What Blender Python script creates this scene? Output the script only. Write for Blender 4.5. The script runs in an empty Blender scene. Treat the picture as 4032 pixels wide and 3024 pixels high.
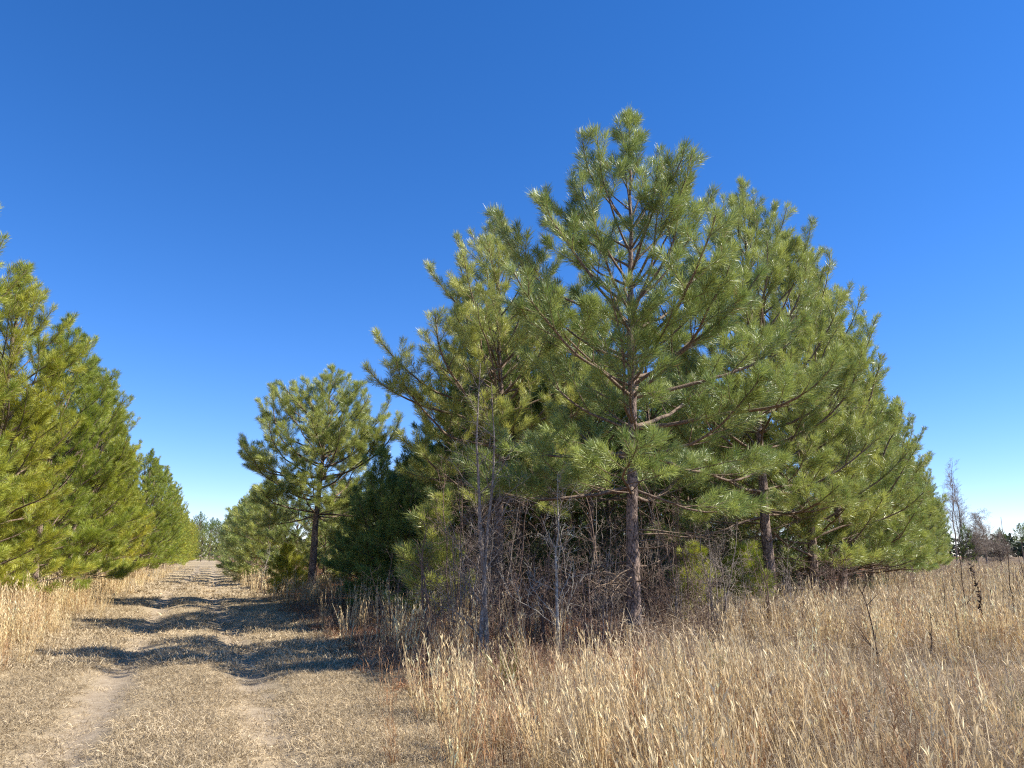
import bpy, math, random
import numpy as np
from mathutils import Vector

R = math.radians
SC = bpy.context.scene
COL = SC.collection

# ------------------------------------------------------------------ camera, sky, sun, exposure
PITCH = 12.5
cam_d = bpy.data.cameras.new("camera")
cam = bpy.data.objects.new("camera", cam_d)
COL.objects.link(cam)
cam.location = (0, 0, 1.62)
cam.rotation_euler = (R(90 + PITCH), 0, 0)
cam_d.sensor_width = 36
cam_d.lens = 27.2
cam_d.clip_end = 5000
SC.camera = cam

SUN_AZ, SUN_EL = 96.0, 45.0          # azimuth clockwise from the view direction (+Y)
world = bpy.data.worlds.new("World")
SC.world = world
world.use_nodes = True
wn, wl = world.node_tree.nodes, world.node_tree.links
bg = wn["Background"]
sky = wn.new("ShaderNodeTexSky")
sky.sky_type = 'NISHITA'
sky.sun_disc = False
sky.sun_elevation = R(SUN_EL)
sky.sun_rotation = R(SUN_AZ)
sky.altitude = 1500
sky.air_density = 1.0
sky.dust_density = 0.0
sky.ozone_density = 4.0
hs = wn.new("ShaderNodeHueSaturation")
hs.inputs["Saturation"].default_value = 1.27
hs.inputs["Value"].default_value = 1.0
wl.new(sky.outputs[0], hs.inputs["Color"])
tw = wn.new("ShaderNodeMixRGB"); tw.blend_type = 'MULTIPLY'; tw.inputs[0].default_value = 1
tw.inputs[2].default_value = (1.0, 0.91, 1.08, 1)
wl.new(hs.outputs[0], tw.inputs[1])
wl.new(tw.outputs[0], bg.inputs["Color"])
bg.inputs["Strength"].default_value = 0.098
sun_d = bpy.data.lights.new("sun", 'SUN')
sun_d.energy = 4.6
sun_d.angle = R(0.53)
sun_d.color = (1.0, 0.95, 0.86)
sun = bpy.data.objects.new("sun", sun_d)
COL.objects.link(sun)
sv = Vector((math.sin(R(SUN_AZ)) * math.cos(R(SUN_EL)), math.cos(R(SUN_AZ)) * math.cos(R(SUN_EL)), math.sin(R(SUN_EL))))
sun.rotation_euler = sv.to_track_quat('Z', 'Y').to_euler()
SC.view_settings.view_transform = 'Standard'
SC.view_settings.look = 'None'
SC.view_settings.exposure = 1.06
SC.view_settings.gamma = 1.0
SC.cycles.max_bounces = 6
SC.cycles.diffuse_bounces = 2
SC.cycles.glossy_bounces = 2
SC.cycles.transmission_bounces = 3
SC.cycles.use_denoising = False
SC.cycles.sample_clamp_indirect = 6
SC.cycles.filter_width = 1.2

# ------------------------------------------------------------------ terrain description
def sstep(a, b, v):
    t = np.clip((np.asarray(v, float) - a) / (b - a), 0, 1)
    return t * t * (3 - 2 * t)

def road_x(y):
    return -0.18 - 0.383 * y - 0.5 * np.exp(-((y - 38) / 16.0) ** 2)

def road_d(x, y):                 # signed distance from the middle of the track, right positive
    return (x - road_x(y)) * 0.934

def field_e(x, y):                # signed distance from the field-side edge of the grove, field positive
    return (x - (0.575 * y - 5.4)) * 0.867

def wav(x, y, s, k):
    rr = np.random.RandomState(k)
    out = 0
    for i in range(5):
        a = rr.uniform(0, 2 * np.pi); f = s * (1 + 0.55 * i); p = rr.uniform(0, 6.28)
        out = out + np.sin((x * np.cos(a) + y * np.sin(a)) * f + p + 1.3 * np.sin((x * np.sin(a) - y * np.cos(a)) * f * 0.7 + p))
    return out / 5

def hgt(x, y):
    x = np.asarray(x, float); y = np.asarray(y, float)
    d = road_d(x, y)
    fade = np.exp(-(y / 140.0) ** 2)
    rut = np.exp(-((np.abs(d) - 0.87) / 0.34) ** 2)
    h = -0.10 * rut * (1 + 0.3 * wav(x, y, 0.9, 3) * np.exp(-(y / 34.0) ** 2)) + 0.05 * np.exp(-(d / 0.5) ** 2) * (1 + 0.6 * wav(x, y, 1.1, 8) * np.exp(-(y / 34.0) ** 2))
    h = h + 0.16 * sstep(2.0, 4.5, np.abs(d)) - 0.02
    h = h + 0.035 * wav(x, y, 0.45, 5) * np.exp(-(y / 34.0) ** 2) + 0.015 * wav(x, y, 2.1, 6) * np.exp(-(y / 15.0) ** 2)
    return h * fade

# ------------------------------------------------------------------ mesh helpers
def mesh_from(name, V, F, col=None, smooth=False, fmat=None):
    """V (n,3), F (m,k) with k 3 or 4 (or a list of such arrays), col (n,3)"""
    me = bpy.data.meshes.new(name)
    Fs = F if isinstance(F, list) else [F]
    Fs = [f for f in Fs if len(f)]
    V = np.ascontiguousarray(V, dtype=np.float32)
    me.vertices.add(len(V)); me.vertices.foreach_set("co", V.ravel())
    loops = np.concatenate([f.ravel() for f in Fs]).astype(np.int32)
    starts = []; off = 0
    for f in Fs:
        starts.append(off + np.arange(len(f)) * f.shape[1]); off += f.size
    starts = np.concatenate(starts).astype(np.int32)
    me.loops.add(len(loops)); me.loops.foreach_set("vertex_index", loops)
    me.polygons.add(len(starts)); me.polygons.foreach_set("loop_start", starts)
    if smooth:
        me.polygons.foreach_set("use_smooth", np.ones(len(starts), dtype=bool))
    if col is not None:
        a = me.color_attributes.new("Col", 'FLOAT_COLOR', 'POINT')
        c = np.ones((len(V), 4), dtype=np.float32); c[:, :3] = col
        a.data.foreach_set("color", c.ravel())
    me.update(calc_edges=True)
    return me

class Tubes:
    def __init__(s):
        s.V = []; s.F = []; s.n = 0
    def add(s, pts, rad, sides=5, rough=0.0, rng=None):
        pts = np.asarray(pts, float); k = len(pts)
        rad = np.broadcast_to(np.asarray(rad, float), (k,))
        t = np.gradient(pts, axis=0); t /= np.linalg.norm(t, axis=1)[:, None] + 1e-9
        ref = np.array([1.0, 0, 0]) if abs(t[0, 0]) < 0.8 else np.array([0, 1.0, 0])
        u = np.cross(t, ref); u /= np.linalg.norm(u, axis=1)[:, None] + 1e-9
        v = np.cross(t, u)
        a = np.arange(sides) * 2 * np.pi / sides
        rr = rad[:, None]
        if rough and rng is not None:
            rr = rr * (1 + rough * rng.randn(k, sides))
        else:
            rr = np.repeat(rr, sides, 1)
        ring = pts[:, None, :] + rr[:, :, None] * (np.cos(a)[None, :, None] * u[:, None, :] + np.sin(a)[None, :, None] * v[:, None, :])
        s.V.append(ring.reshape(-1, 3))
        i = np.arange(k - 1)[:, None] * sides + np.arange(sides)[None, :]
        j = np.arange(k - 1)[:, None] * sides + (np.arange(sides)[None, :] + 1) % sides
        s.F.append(np.stack([i, j, j + sides, i + sides], -1).reshape(-1, 4) + s.n)
        s.n += k * sides
    def mesh(s, name):
        return mesh_from(name, np.concatenate(s.V), np.concatenate(s.F), smooth=True)

def ribbons(P, W, S, C):
    """P (N,K,3) centre lines, W (N,K) half widths, S (N,3) side vectors, C (N,3) or (N,K,3) colour -> V, F, col"""
    N, K, _ = P.shape
    off = W[:, :, None] * S[:, None, :]
    V = np.stack([P - off, P + off], 2).reshape(-1, 3)
    b = (np.arange(N)[:, None] * K + np.arange(K - 1)[None, :]) * 2
    F = np.stack([b, b + 1, b + 3, b + 2], -1).reshape(-1, 4)
    if C.ndim == 2:
        C = np.repeat(C[:, None, :], K, 1)
    c = np.repeat(C[:, :, None, :], 2, 2).reshape(-1, 3)
    return V, F, c

def join(parts):
    Vs, Fs, Cs, n = [], [], [], 0
    for V, F, C in parts:
        Vs.append(V); Fs.append(F + n); Cs.append(C); n += len(V)
    return np.concatenate(Vs), np.concatenate(Fs), np.concatenate(Cs)

def unit(v):
    return v / (np.linalg.norm(v, axis=-1, keepdims=True) + 1e-9)

def tag(o, label=None, cat=None, group=None, kind=None):
    if label: o["label"] = label
    if cat: o["category"] = cat
    if group: o["group"] = group
    if kind: o["kind"] = kind
    return o

def link(name, me, mat, parent=None):
    o = bpy.data.objects.new(name, me)
    if mat is not None and not me.materials:
        me.materials.append(mat)
    COL.objects.link(o)
    if parent is not None:
        o.parent = parent
    return o

def thing(name, loc, rz, scale, label, cat, group=None):
    o = bpy.data.objects.new(name, None)
    COL.objects.link(o)
    o.empty_display_size = 0.2
    o.location = loc; o.rotation_euler = (0, 0, rz)
    o.scale = scale if isinstance(scale, tuple) else (scale,) * 3
    return tag(o, label, cat, group)

# ------------------------------------------------------------------ materials
def new_mat(name):
    m = bpy.data.materials.new(name); m.use_nodes = True
    nt = m.node_tree; p = nt.nodes["Principled BSDF"]
    return m, nt, p

def leaf_mat(name, rough=0.45, spec=0.5, trans=0.3, objvar=0.0, tint=(1, 1, 1)):
    m, nt, p = new_mat(name)
    at = nt.nodes.new("ShaderNodeVertexColor"); at.layer_name = "Col"
    src = at.outputs["Color"]
    mx = nt.nodes.new("ShaderNodeMixRGB"); mx.blend_type = 'MULTIPLY'; mx.inputs[0].default_value = 1
    mx.inputs[2].default_value = (*tint, 1)
    nt.links.new(src, mx.inputs[1]); src = mx.outputs[0]
    if objvar:
        oi = nt.nodes.new("ShaderNodeObjectInfo")
        h = nt.nodes.new("ShaderNodeHueSaturation")
        mr = nt.nodes.new("ShaderNodeMapRange")
        mr.inputs[3].default_value = 0.5 - 0.018 * objvar; mr.inputs[4].default_value = 0.5 + 0.018 * objvar
        nt.links.new(oi.outputs["Random"], mr.inputs[0]); nt.links.new(mr.outputs[0], h.inputs["Hue"])
        mr2 = nt.nodes.new("ShaderNodeMapRange")
        mr2.inputs[3].default_value = 1 + 0.15 * objvar; mr2.inputs[4].default_value = 1 - 0.15 * objvar
        nt.links.new(oi.outputs["Random"], mr2.inputs[0]); nt.links.new(mr2.outputs[0], h.inputs["Value"])
        nt.links.new(src, h.inputs["Color"]); src = h.outputs[0]
    p.inputs["Roughness"].default_value = rough
    p.inputs["Specular IOR Level"].default_value = spec
    nt.links.new(src, p.inputs["Base Color"])
    tr = nt.nodes.new("ShaderNodeBsdfTranslucent")
    nt.links.new(src, tr.inputs["Color"])
    ms = nt.nodes.new("ShaderNodeMixShader"); ms.inputs[0].default_value = trans
    nt.links.new(p.outputs[0], ms.inputs[1]); nt.links.new(tr.outputs[0], ms.inputs[2])
    nt.links.new(ms.outputs[0], nt.nodes["Material Output"].inputs[0])
    return m

def bark_mat(name, dark, light, scale=(9, 9, 3.2), bump=0.6, thresh=0.12):
    m, nt, p = new_mat(name)
    tc = nt.nodes.new("ShaderNodeTexCoord")
    mp = nt.nodes.new("ShaderNodeMapping"); mp.inputs["Scale"].default_value = scale
    nt.links.new(tc.outputs["Object"], mp.inputs[0])
    n0 = nt.nodes.new("ShaderNodeTexNoise"); n0.inputs["Scale"].default_value = 2.2; n0.inputs["Detail"].default_value = 4
    nt.links.new(mp.outputs[0], n0.inputs["Vector"])
    add = nt.nodes.new("ShaderNodeVectorMath"); add.operation = 'ADD'
    nt.links.new(mp.outputs[0], add.inputs[0]); nt.links.new(n0.outputs["Color"], add.inputs[1])
    vo = nt.nodes.new("ShaderNodeTexVoronoi"); vo.feature = 'DISTANCE_TO_EDGE'; vo.inputs["Scale"].default_value = 1.6
    nt.links.new(add.outputs[0], vo.inputs["Vector"])
    cr = nt.nodes.new("ShaderNodeValToRGB")
    cr.color_ramp.elements[0].position = 0.0; cr.color_ramp.elements[0].color = (*dark, 1)
    cr.color_ramp.elements[1].position = thresh; cr.color_ramp.elements[1].color = (*light, 1)
    nt.links.new(vo.outputs["Distance"], cr.inputs[0])
    n1 = nt.nodes.new("ShaderNodeTexNoise"); n1.inputs["Scale"].default_value = 26; n1.inputs["Detail"].default_value = 3
    nt.links.new(tc.outputs["Object"], n1.inputs["Vector"])
    mr = nt.nodes.new("ShaderNodeMapRange"); mr.inputs[1].default_value = 0.3; mr.inputs[2].default_value = 0.7
    mr.inputs[3].default_value = 0.55; mr.inputs[4].default_value = 1.25
    nt.links.new(n1.outputs["Fac"], mr.inputs[0])
    mx = nt.nodes.new("ShaderNodeMixRGB"); mx.blend_type = 'MULTIPLY'; mx.inputs[0].default_value = 1
    nt.links.new(cr.outputs[0], mx.inputs[1]); nt.links.new(mr.outputs[0], mx.inputs[2])
    nt.links.new(mx.outputs[0], p.inputs["Base Color"])
    bp = nt.nodes.new("ShaderNodeBump"); bp.inputs["Strength"].default_value = bump; bp.inputs["Distance"].default_value = 0.03
    nt.links.new(vo.outputs["Distance"], bp.inputs["Height"]); nt.links.new(bp.outputs[0], p.inputs["Normal"])
    p.inputs["Roughness"].default_value = 0.85
    p.inputs["Specular IOR Level"].default_value = 0.25
    return m

M_NEEDLE = leaf_mat("pine_needles", 0.44, 0.85, 0.28, 1.0)
M_NEEDLE_Y = leaf_mat("pine_needles_yellow", 0.48, 0.6, 0.30, 1.0, (1.06, 1.0, 0.48))
M_NEEDLE_D = leaf_mat("pine_needles_shade_dark", 0.5, 0.45, 0.25, 0.5, (0.6, 0.72, 0.7))  # shade of the grove put into the needle colour; far dark pines share it
M_BARK = bark_mat("pine_bark", (0.035, 0.024, 0.018), (0.30, 0.215, 0.165))
M_LIMB = bark_mat("pine_limb_bark", (0.07, 0.045, 0.03), (0.25, 0.18, 0.125), (16, 16, 12), 0.4, 0.1)
M_GREY = bark_mat("grey_sapling_bark", (0.20, 0.155, 0.12), (0.40, 0.335, 0.27), (14, 14, 6), 0.15, 0.3)
M_WHITE = bark_mat("pale_sapling_bark", (0.28, 0.245, 0.195), (0.47, 0.425, 0.35), (14, 14, 6), 0.1, 0.3)
M_TWIG = bark_mat("brown_twig_bark", (0.14, 0.09, 0.065), (0.29, 0.205, 0.155), (14, 14, 6), 0.1, 0.3)
M_STALK = bark_mat("dark_stalk_bark", (0.035, 0.022, 0.016), (0.11, 0.07, 0.05), (20, 20, 8), 0.1, 0.3)
M_GRASS = leaf_mat("dry_grass", 0.55, 0.35, 0.25)
M_LEAF = leaf_mat("evergreen_leaf", 0.5, 0.35, 0.15)
M_FAR = leaf_mat("far_needles", 0.6, 0.3, 0.2, 0.5)

def ground_mat():
    m, nt, p = new_mat("ground_soil")
    at = nt.nodes.new("ShaderNodeVertexColor"); at.layer_name = "Col"
    sep = nt.nodes.new("ShaderNodeSeparateColor"); nt.links.new(at.outputs["Color"], sep.inputs[0])
    tc = nt.nodes.new("ShaderNodeTexCoord")
    def noise(scale, det=6, ro=0.6):
        n = nt.nodes.new("ShaderNodeTexNoise"); n.inputs["Scale"].default_value = scale
        n.inputs["Detail"].default_value = det; n.inputs["Roughness"].default_value = ro
        nt.links.new(tc.outputs["Object"], n.inputs["Vector"]); return n
    def ramp(src, c0, c1, p0=0.3, p1=0.7):
        r = nt.nodes.new("ShaderNodeValToRGB")
        r.color_ramp.elements[0].position = p0; r.color_ramp.elements[0].color = (*c0, 1)
        r.color_ramp.elements[1].position = p1; r.color_ramp.elements[1].color = (*c1, 1)
        nt.links.new(src, r.inputs[0]); return r
    def mix(f, a, b):
        x = nt.nodes.new("ShaderNodeMixRGB"); nt.links.new(f, x.inputs[0]); nt.links.new(a, x.inputs[1]); nt.links.new(b, x.inputs[2]); return x
    nf = noise(45, 8, 0.75); nb = noise(1.7, 5); nm = noise(9, 6)
    straw = ramp(nf.outputs["Fac"], (0.23, 0.165, 0.09), (0.50, 0.40, 0.25))
    dirt = ramp(nm.outputs["Fac"], (0.27, 0.205, 0.135), (0.43, 0.345, 0.24))
    duff = ramp(nf.outputs["Fac"], (0.11, 0.048, 0.024), (0.31, 0.145, 0.068))
    weed = ramp(nf.outputs["Fac"], (0.11, 0.075, 0.045), (0.27, 0.19, 0.11))
    ma = nt.nodes.new("ShaderNodeMath"); ma.operation = 'MULTIPLY_ADD'; ma.inputs[1].default_value = 1.5; ma.inputs[2].default_value = -0.55
    nt.links.new(nb.outputs["Fac"], ma.inputs[0])
    mb = nt.nodes.new("ShaderNodeMath"); mb.operation = 'ADD'
    nt.links.new(ma.outputs[0], mb.inputs[0]); nt.links.new(sep.outputs[0], mb.inputs[1])
    mc = nt.nodes.new("ShaderNodeMath"); mc.operation = 'MULTIPLY'; mc.use_clamp = True
    nt.links.new(mb.outputs[0], mc.inputs[0]); nt.links.new(sep.outputs[0], mc.inputs[1])
    c = mix(mc.outputs[0], straw.outputs[0], dirt.outputs[0])
    c = mix(sep.outputs[2], c.outputs[0], weed.outputs[0])
    c = mix(sep.outputs[1], c.outputs[0], duff.outputs[0])
    nt.links.new(c.outputs[0], p.inputs["Base Color"])
    bp = nt.nodes.new("ShaderNodeBump"); bp.inputs["Strength"].default_value = 0.7; bp.inputs["Distance"].default_value = 0.03
    nt.links.new(nf.outputs["Fac"], bp.inputs["Height"]); nt.links.new(bp.outputs[0], p.inputs["Normal"])
    p.inputs["Roughness"].default_value = 0.95; p.inputs["Specular IOR Level"].default_value = 0.1
    return m

# ------------------------------------------------------------------ ground: one sheet to the horizon
def zone(x, y):
    d = road_d(x, y); e = field_e(x, y)
    rut = np.exp(-((np.abs(d) - 0.87) / 0.44) ** 2)
    rut = rut * np.clip(0.85 + 0.4 * wav(x, y, 0.6, 12), 0, 1)
    rut = np.maximum(rut, 0.35 * np.exp(-(d / 1.6) ** 4) * sstep(-0.2, 0.5, wav(x, y, 0.7, 13)))
    grove = sstep(2.9, 3.8, d + 0.4 * wav(x, y, 0.8, 14)) * sstep(-1.0, 0.8, -e + 0.5 * wav(x, y, 0.7, 15)) * sstep(10.8, 12.2, y + 0.5 * wav(x, y, 0.8, 16))
    grove = np.maximum(grove, 0.7 * sstep(4.6, 6.0, -d) * (y > -40))
    field = sstep(2.2, 2.9, d) * (1 - grove)
    return rut, grove, field

def build_ground():
    ang = np.concatenate([np.arange(-58, 58, 0.25), np.arange(58, 302, 3.0)])
    rad = 0.5 * 1.019 ** np.arange(0, 445)
    A, RR = np.meshgrid(np.radians(ang), rad, indexing='ij')
    x = RR * np.sin(A); y = RR * np.cos(A)
    z = hgt(x, y)
    V = np.stack([x, y, z], -1).reshape(-1, 3)
    na, nr = x.shape
    i = np.arange(na)[:, None] * nr + np.arange(nr - 1)[None, :]
    j = ((np.arange(na) + 1) % na)[:, None] * nr + np.arange(nr - 1)[None, :]
    F = np.stack([i, i + 1, j + 1, j], -1).reshape(-1, 4)
    n0 = len(V)
    V = np.concatenate([V, [[0, 0, float(hgt(0, 0))]]])
    T = np.stack([np.full(na, n0), np.arange(na) * nr, ((np.arange(na) + 1) % na) * nr], -1)
    c = np.stack(zone(V[:, 0], V[:, 1]), -1)
    return mesh_from("ground", V, [F, T], c, smooth=True)

g = link("ground", build_ground(), ground_mat())
tag(g, "dry ground with two bare wheel ruts of a farm track", None, None, "structure")

# ------------------------------------------------------------------ pine builder
UP = np.array([0, 0, 1.0])

def needle_proto(rng, n, z0, z1, th0, th1, ln, w, K=3):
    z = rng.uniform(z0, z1, n)
    th = np.radians(rng.uniform(th0, th1, n) + rng.randn(n) * 7)
    az = rng.uniform(0, 2 * np.pi, n)
    L = ln * (1 + 0.14 * rng.randn(n))
    rad = np.stack([np.cos(az), np.sin(az), np.zeros(n)], -1)
    d0 = rad * np.sin(th)[:, None] + UP * np.cos(th)[:, None]
    d1 = unit(d0 + UP * 0.25 + 0.22 * rng.randn(n, 3))
    base = UP * z[:, None] + rad * 0.004
    mid = base + d0 * (L * 0.5)[:, None]
    tip = mid + d1 * (L * 0.5)[:, None]
    side = unit(np.cross(d0, rng.randn(n, 3)))
    half = w * 0.5
    V = np.stack([base, mid - side * half, tip, mid + side * half], 1)     # (n,4,3)
    tint = rng.rand(n)
    return V, tint

def brush_set(seed, ln, w, nseg, ntip):
    rng = np.random.RandomState(seed)
    segs = [needle_proto(rng, nseg, 0, 0.16, 26, 54, ln, w) for _ in range(6)]
    tips = [needle_proto(rng, ntip, -0.05, 0.05, 6, 58, ln * 0.95, w) for _ in range(6)]
    return segs, tips

BR_HERO = brush_set(1, 0.20, 0.0078, 44, 52)
BR_MID = brush_set(2, 0.20, 0.0120, 24, 30)
BR_FAR = brush_set(3, 0.21, 0.028, 9, 10)

def pine(seed, H, cb, Rm, brush=BR_HERO, sec=0.31, whorl=0.5, wood_sides=(6, 4, 3), droop=0.0, dead=10, dense=1.0,
         roundness=0.0, lean=(0, 0), r0=None, top_up=72, low_up=4, side_bias=None, nbr=(3, 5), cap=0.6):
    """returns trunk, branches, crown meshes. roundness 0 = pointed cone, 1 = round head"""
    rng = np.random.RandomState(seed)
    segs, tips = brush
    r0 = r0 or 0.0145 * H
    trunk = Tubes(); wood = Tubes()
    nt = max(10, int(H / 0.25))
    zs = np.linspace(-0.15, H, nt)
    wob = np.cumsum(rng.randn(nt, 2) * 0.010, 0)
    tp = np.stack([wob[:, 0] + lean[0] * (zs / H) ** 1.3, wob[:, 1] + lean[1] * (zs / H) ** 1.3, zs], -1)
    tr = r0 * (1 - 0.93 * np.clip(zs / H, 0, 1) ** 0.8) * (1 + 0.30 * np.exp(-np.clip(zs, 0, None) / 0.25))
    trunk.add(tp, tr, 14 if brush is BR_HERO else 7, 0.035 if brush is BR_HERO else 0, rng)
    def trunk_at(z):
        return np.array([np.interp(z, zs, tp[:, 0]), np.interp(z, zs, tp[:, 1]), z]), np.interp(z, zs, tr)
    B_seg, B_tip = [], []     # (origin, axis, tint)
    def limb(p0, d, L, rad, order, curl, tt=0.0):
        n = max(3, int(L / 0.16) + 1)
        st = L / n
        zmax = H + rng.uniform(-0.7, 0.12)
        pts = [np.array(p0)]; dd = unit(np.array(d)); dirs = [dd]
        for i in range(n):
            f = (i + 1) / n
            dd = unit(dd + UP * curl * st * (0.25 + 1.1 * f) + rng.randn(3) * 0.07)
            if i > 2 and pts[-1][2] + dd[2] * st > zmax - cap * math.hypot(pts[-1][0], pts[-1][1]): break
            pts.append(pts[-1] + dd * st); dirs.append(dd)
        pts = np.array(pts); n = len(pts) - 1; L = n * st
        wood.add(pts[::2] if (order > 1 and len(pts) > 5) else pts, np.linspace(rad, max(rad * 0.3, 0.004), len(pts[::2] if (order > 1 and len(pts) > 5) else pts)), wood_sides[order - 1])
        tint = rng.rand()
        nl = min(L * (0.85 if order > 1 else 0.55), rng.uniform(0.30, 0.55) * (1 + 0.6 * tt) if order > 1 else rng.uniform(0.6, 0.9) * (1 + 0.55 * tt))
        acc = 0.0
        for i in range(n - 1, -1, -1):
            if acc > nl: break
            B_seg.append((pts[i], dirs[i + 1], tint, st)); acc += st
        B_tip.append((pts[-1], dirs[-1], tint))
        if order == 1 or (order == 2 and L > 0.62):
            s = L * (0.28 + 0.22 * tt if order == 1 else 0.35) + rng.uniform(0, 0.15)
            sgn = rng.choice([-1, 1])
            step = sec * (0.78 + 1.3 * tt) if order == 1 else sec * 1.1
            while s < L - 0.10:
                i = min(int(s / st), n - 1)
                dloc = dirs[i + 1]
                lat = unit(np.cross(dloc, UP) + 1e-6)
                a = np.radians(rng.uniform(34, 58))
                roll = rng.uniform(-0.5, 0.9)
                latv = unit(lat * sgn + np.cross(lat, dloc) * roll * 0.6 + UP * 0.15)
                cd = dloc * np.cos(a) + latv * np.sin(a)
                cl = ((L - s) * rng.uniform(0.42, 0.66) * (1 - 0.45 * tt) + 0.20) * (1 if order == 1 else 0.8)
                if order == 1: cl = min(cl, 1.5)
                q = pts[i] + (pts[i + 1] - pts[i]) * ((s / st) - i)
                limb(q, cd, cl, max(0.005, rad * 0.38 * (1 - 0.4 * s / L)), order + 1, curl * 1.15, tt)
                sgn = -sgn
                s += step * rng.uniform(0.75, 1.3)
    z = cb; az0 = rng.uniform(0, 6.28)
    while z < H - 0.12:
        t = (z - cb) / (H - cb)
        cone = (1 - t) ** 0.78
        rnd = math.sqrt(max(0.0, 1 - (2 * t - 0.75) ** 2 / 1.62)) if t > 0.375 else 1.0
        prof = cone * (1 - roundness) + rnd * roundness
        prof *= (0.80 + 0.20 * min(1, t / 0.15))
        nb = rng.randint(nbr[0], nbr[1] + 1) + (1 if t < 0.45 else 0)
        if t > 0.55: nb = rng.randint(3, 5)
        if t > 0.86: nb = 3
        for k in range(nb):
            az = az0 + k * 2 * np.pi / nb + rng.uniform(-0.35, 0.35)
            el_m = np.radians(low_up + (top_up - low_up) * t ** 0.85 + 10)
            L = min(Rm * prof / math.cos(min(el_m, 1.15)) + 0.2, (H - z) * 0.92 / max(0.15, math.sin(el_m)) + 0.05) * rng.uniform(0.66, 1.14)
            if side_bias is not None:
                L *= 1 + side_bias[1] * math.cos(az - side_bias[0])
            el = np.radians(low_up + (top_up - low_up) * t ** 0.85 + rng.uniform(-9, 9))
            zz = z + rng.uniform(-0.10, 0.10)
            p0, rt = trunk_at(min(zz, H - 0.08))
            d = np.array([math.cos(az) * math.cos(el), math.sin(az) * math.cos(el), math.sin(el)])
            curl = 0.32 + 0.36 * t - droop * (1 - t)
            limb(p0, d, L, min(rt * 0.55, 0.007 + 0.0092 * L), 1, curl, t)
        az0 += rng.uniform(0.6, 1.5)
        z += whorl * (1 - 0.35 * t) * rng.uniform(0.8, 1.2)
    # leader tip
    p0, _ = trunk_at(H - 0.1)
    for q in np.arange(0, 1.0, 0.14):
        pp, _ = trunk_at(H - 1.0 + q)
        B_seg.append((pp, UP, 0.5, 0.16))
    B_tip.append((trunk_at(H)[0], UP, 0.5))
    # dead bare limbs under the crown
    for k in range(dead):
        zz = rng.uniform(max(0.5, cb * 0.3), cb + 0.5)
        p0, rt = trunk_at(zz)
        az = rng.uniform(0, 6.28); el = rng.uniform(-0.25, 0.25)
        d = np.array([math.cos(az) * math.cos(el), math.sin(az) * math.cos(el), math.sin(el)])
        L = rng.uniform(0.5, 1.9)
        def dl(p, d, L, r, o):
            n = max(3, int(L / 0.2)); pts = [p]; dd = d
            for i in range(n):
                dd = unit(dd + rng.randn(3) * 0.14 + UP * 0.03); pts.append(pts[-1] + dd * L / n)
            wood.add(np.array(pts), np.linspace(r, 0.004, n + 1), 4 if o == 0 else 3)
            if o < 2:
                for c in range(int(L / 0.25)):
                    i = rng.randint(1, n)
                    dl(pts[i], unit(dd + rng.randn(3) * 0.7), L * rng.uniform(0.25, 0.5), r * 0.45, o + 1)
        dl(p0, d, L, 0.016, 0)
    # needles
    Vs, Cs = [], []
    def place(items, protos, rng, is_seg):
        O = np.array([i[0] for i in items]); Z = unit(np.array([i[1] for i in items])); ti = np.array([i[2] for i in items])
        which = rng.randint(0, len(protos), len(items)); roll = rng.uniform(0, 6.28, len(items))
        ref = np.where(np.abs(Z[:, 2:3]) < 0.9, UP, np.array([1.0, 0, 0]))
        X = unit(np.cross(ref, Z)); Y = np.cross(Z, X)
        Xr = X * np.cos(roll)[:, None] + Y * np.sin(roll)[:, None]; Yr = np.cross(Z, Xr)
        for k, (P, tn) in enumerate(protos):
            m = which == k
            if not m.any(): continue
            Vx = (O[m][:, None, None, :] + P[None, :, :, 0:1] * Xr[m][:, None, None, :] + P[None, :, :, 1:2] * Yr[m][:, None, None, :]
                  + P[None, :, :, 2:3] * Z[m][:, None, None, :])
            Vs.append(Vx.reshape(-1, 3))
            a = np.clip(0.55 * ti[m][:, None] + 0.45 * tn[None, :], 0, 1)
            old = (tn[None, :] > 0.93) & (ti[m][:, None] < 0.45)
            c = (1 - a)[..., None] * np.array([0.13, 0.205, 0.05]) + a[..., None] * np.array([0.54, 0.57, 0.14])
            c = np.where(old[..., None], np.array([0.30, 0.18, 0.07]), c)
            Cs.append(np.repeat(c.reshape(-1, 1, 3), 4, 1).reshape(-1, 3))
    place(B_seg, segs, rng, True)
    place(B_tip, tips, rng, False)
    V = np.concatenate(Vs); C = np.concatenate(Cs)
    F = np.arange(len(V)).reshape(-1, 4)
    return trunk.mesh("trunk"), wood.mesh("branches"), mesh_from("crown", V, F, C)

def put_pine(meshes, name, x, y, rz, scale, label, group=None, needle=None, cat="pine tree"):
    o = thing(name, (x, y, float(hgt(x, y))), rz, scale, label, cat, group)
    a = link("trunk", meshes[0], M_BARK, o)
    b = link("branches", meshes[1], M_LIMB, o)
    c = link("crown", meshes[2], M_NEEDLE, o)
    if needle is not None:
        c.material_slots[0].link = 'OBJECT'; c.material_slots[0].material = needle
    return o

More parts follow.
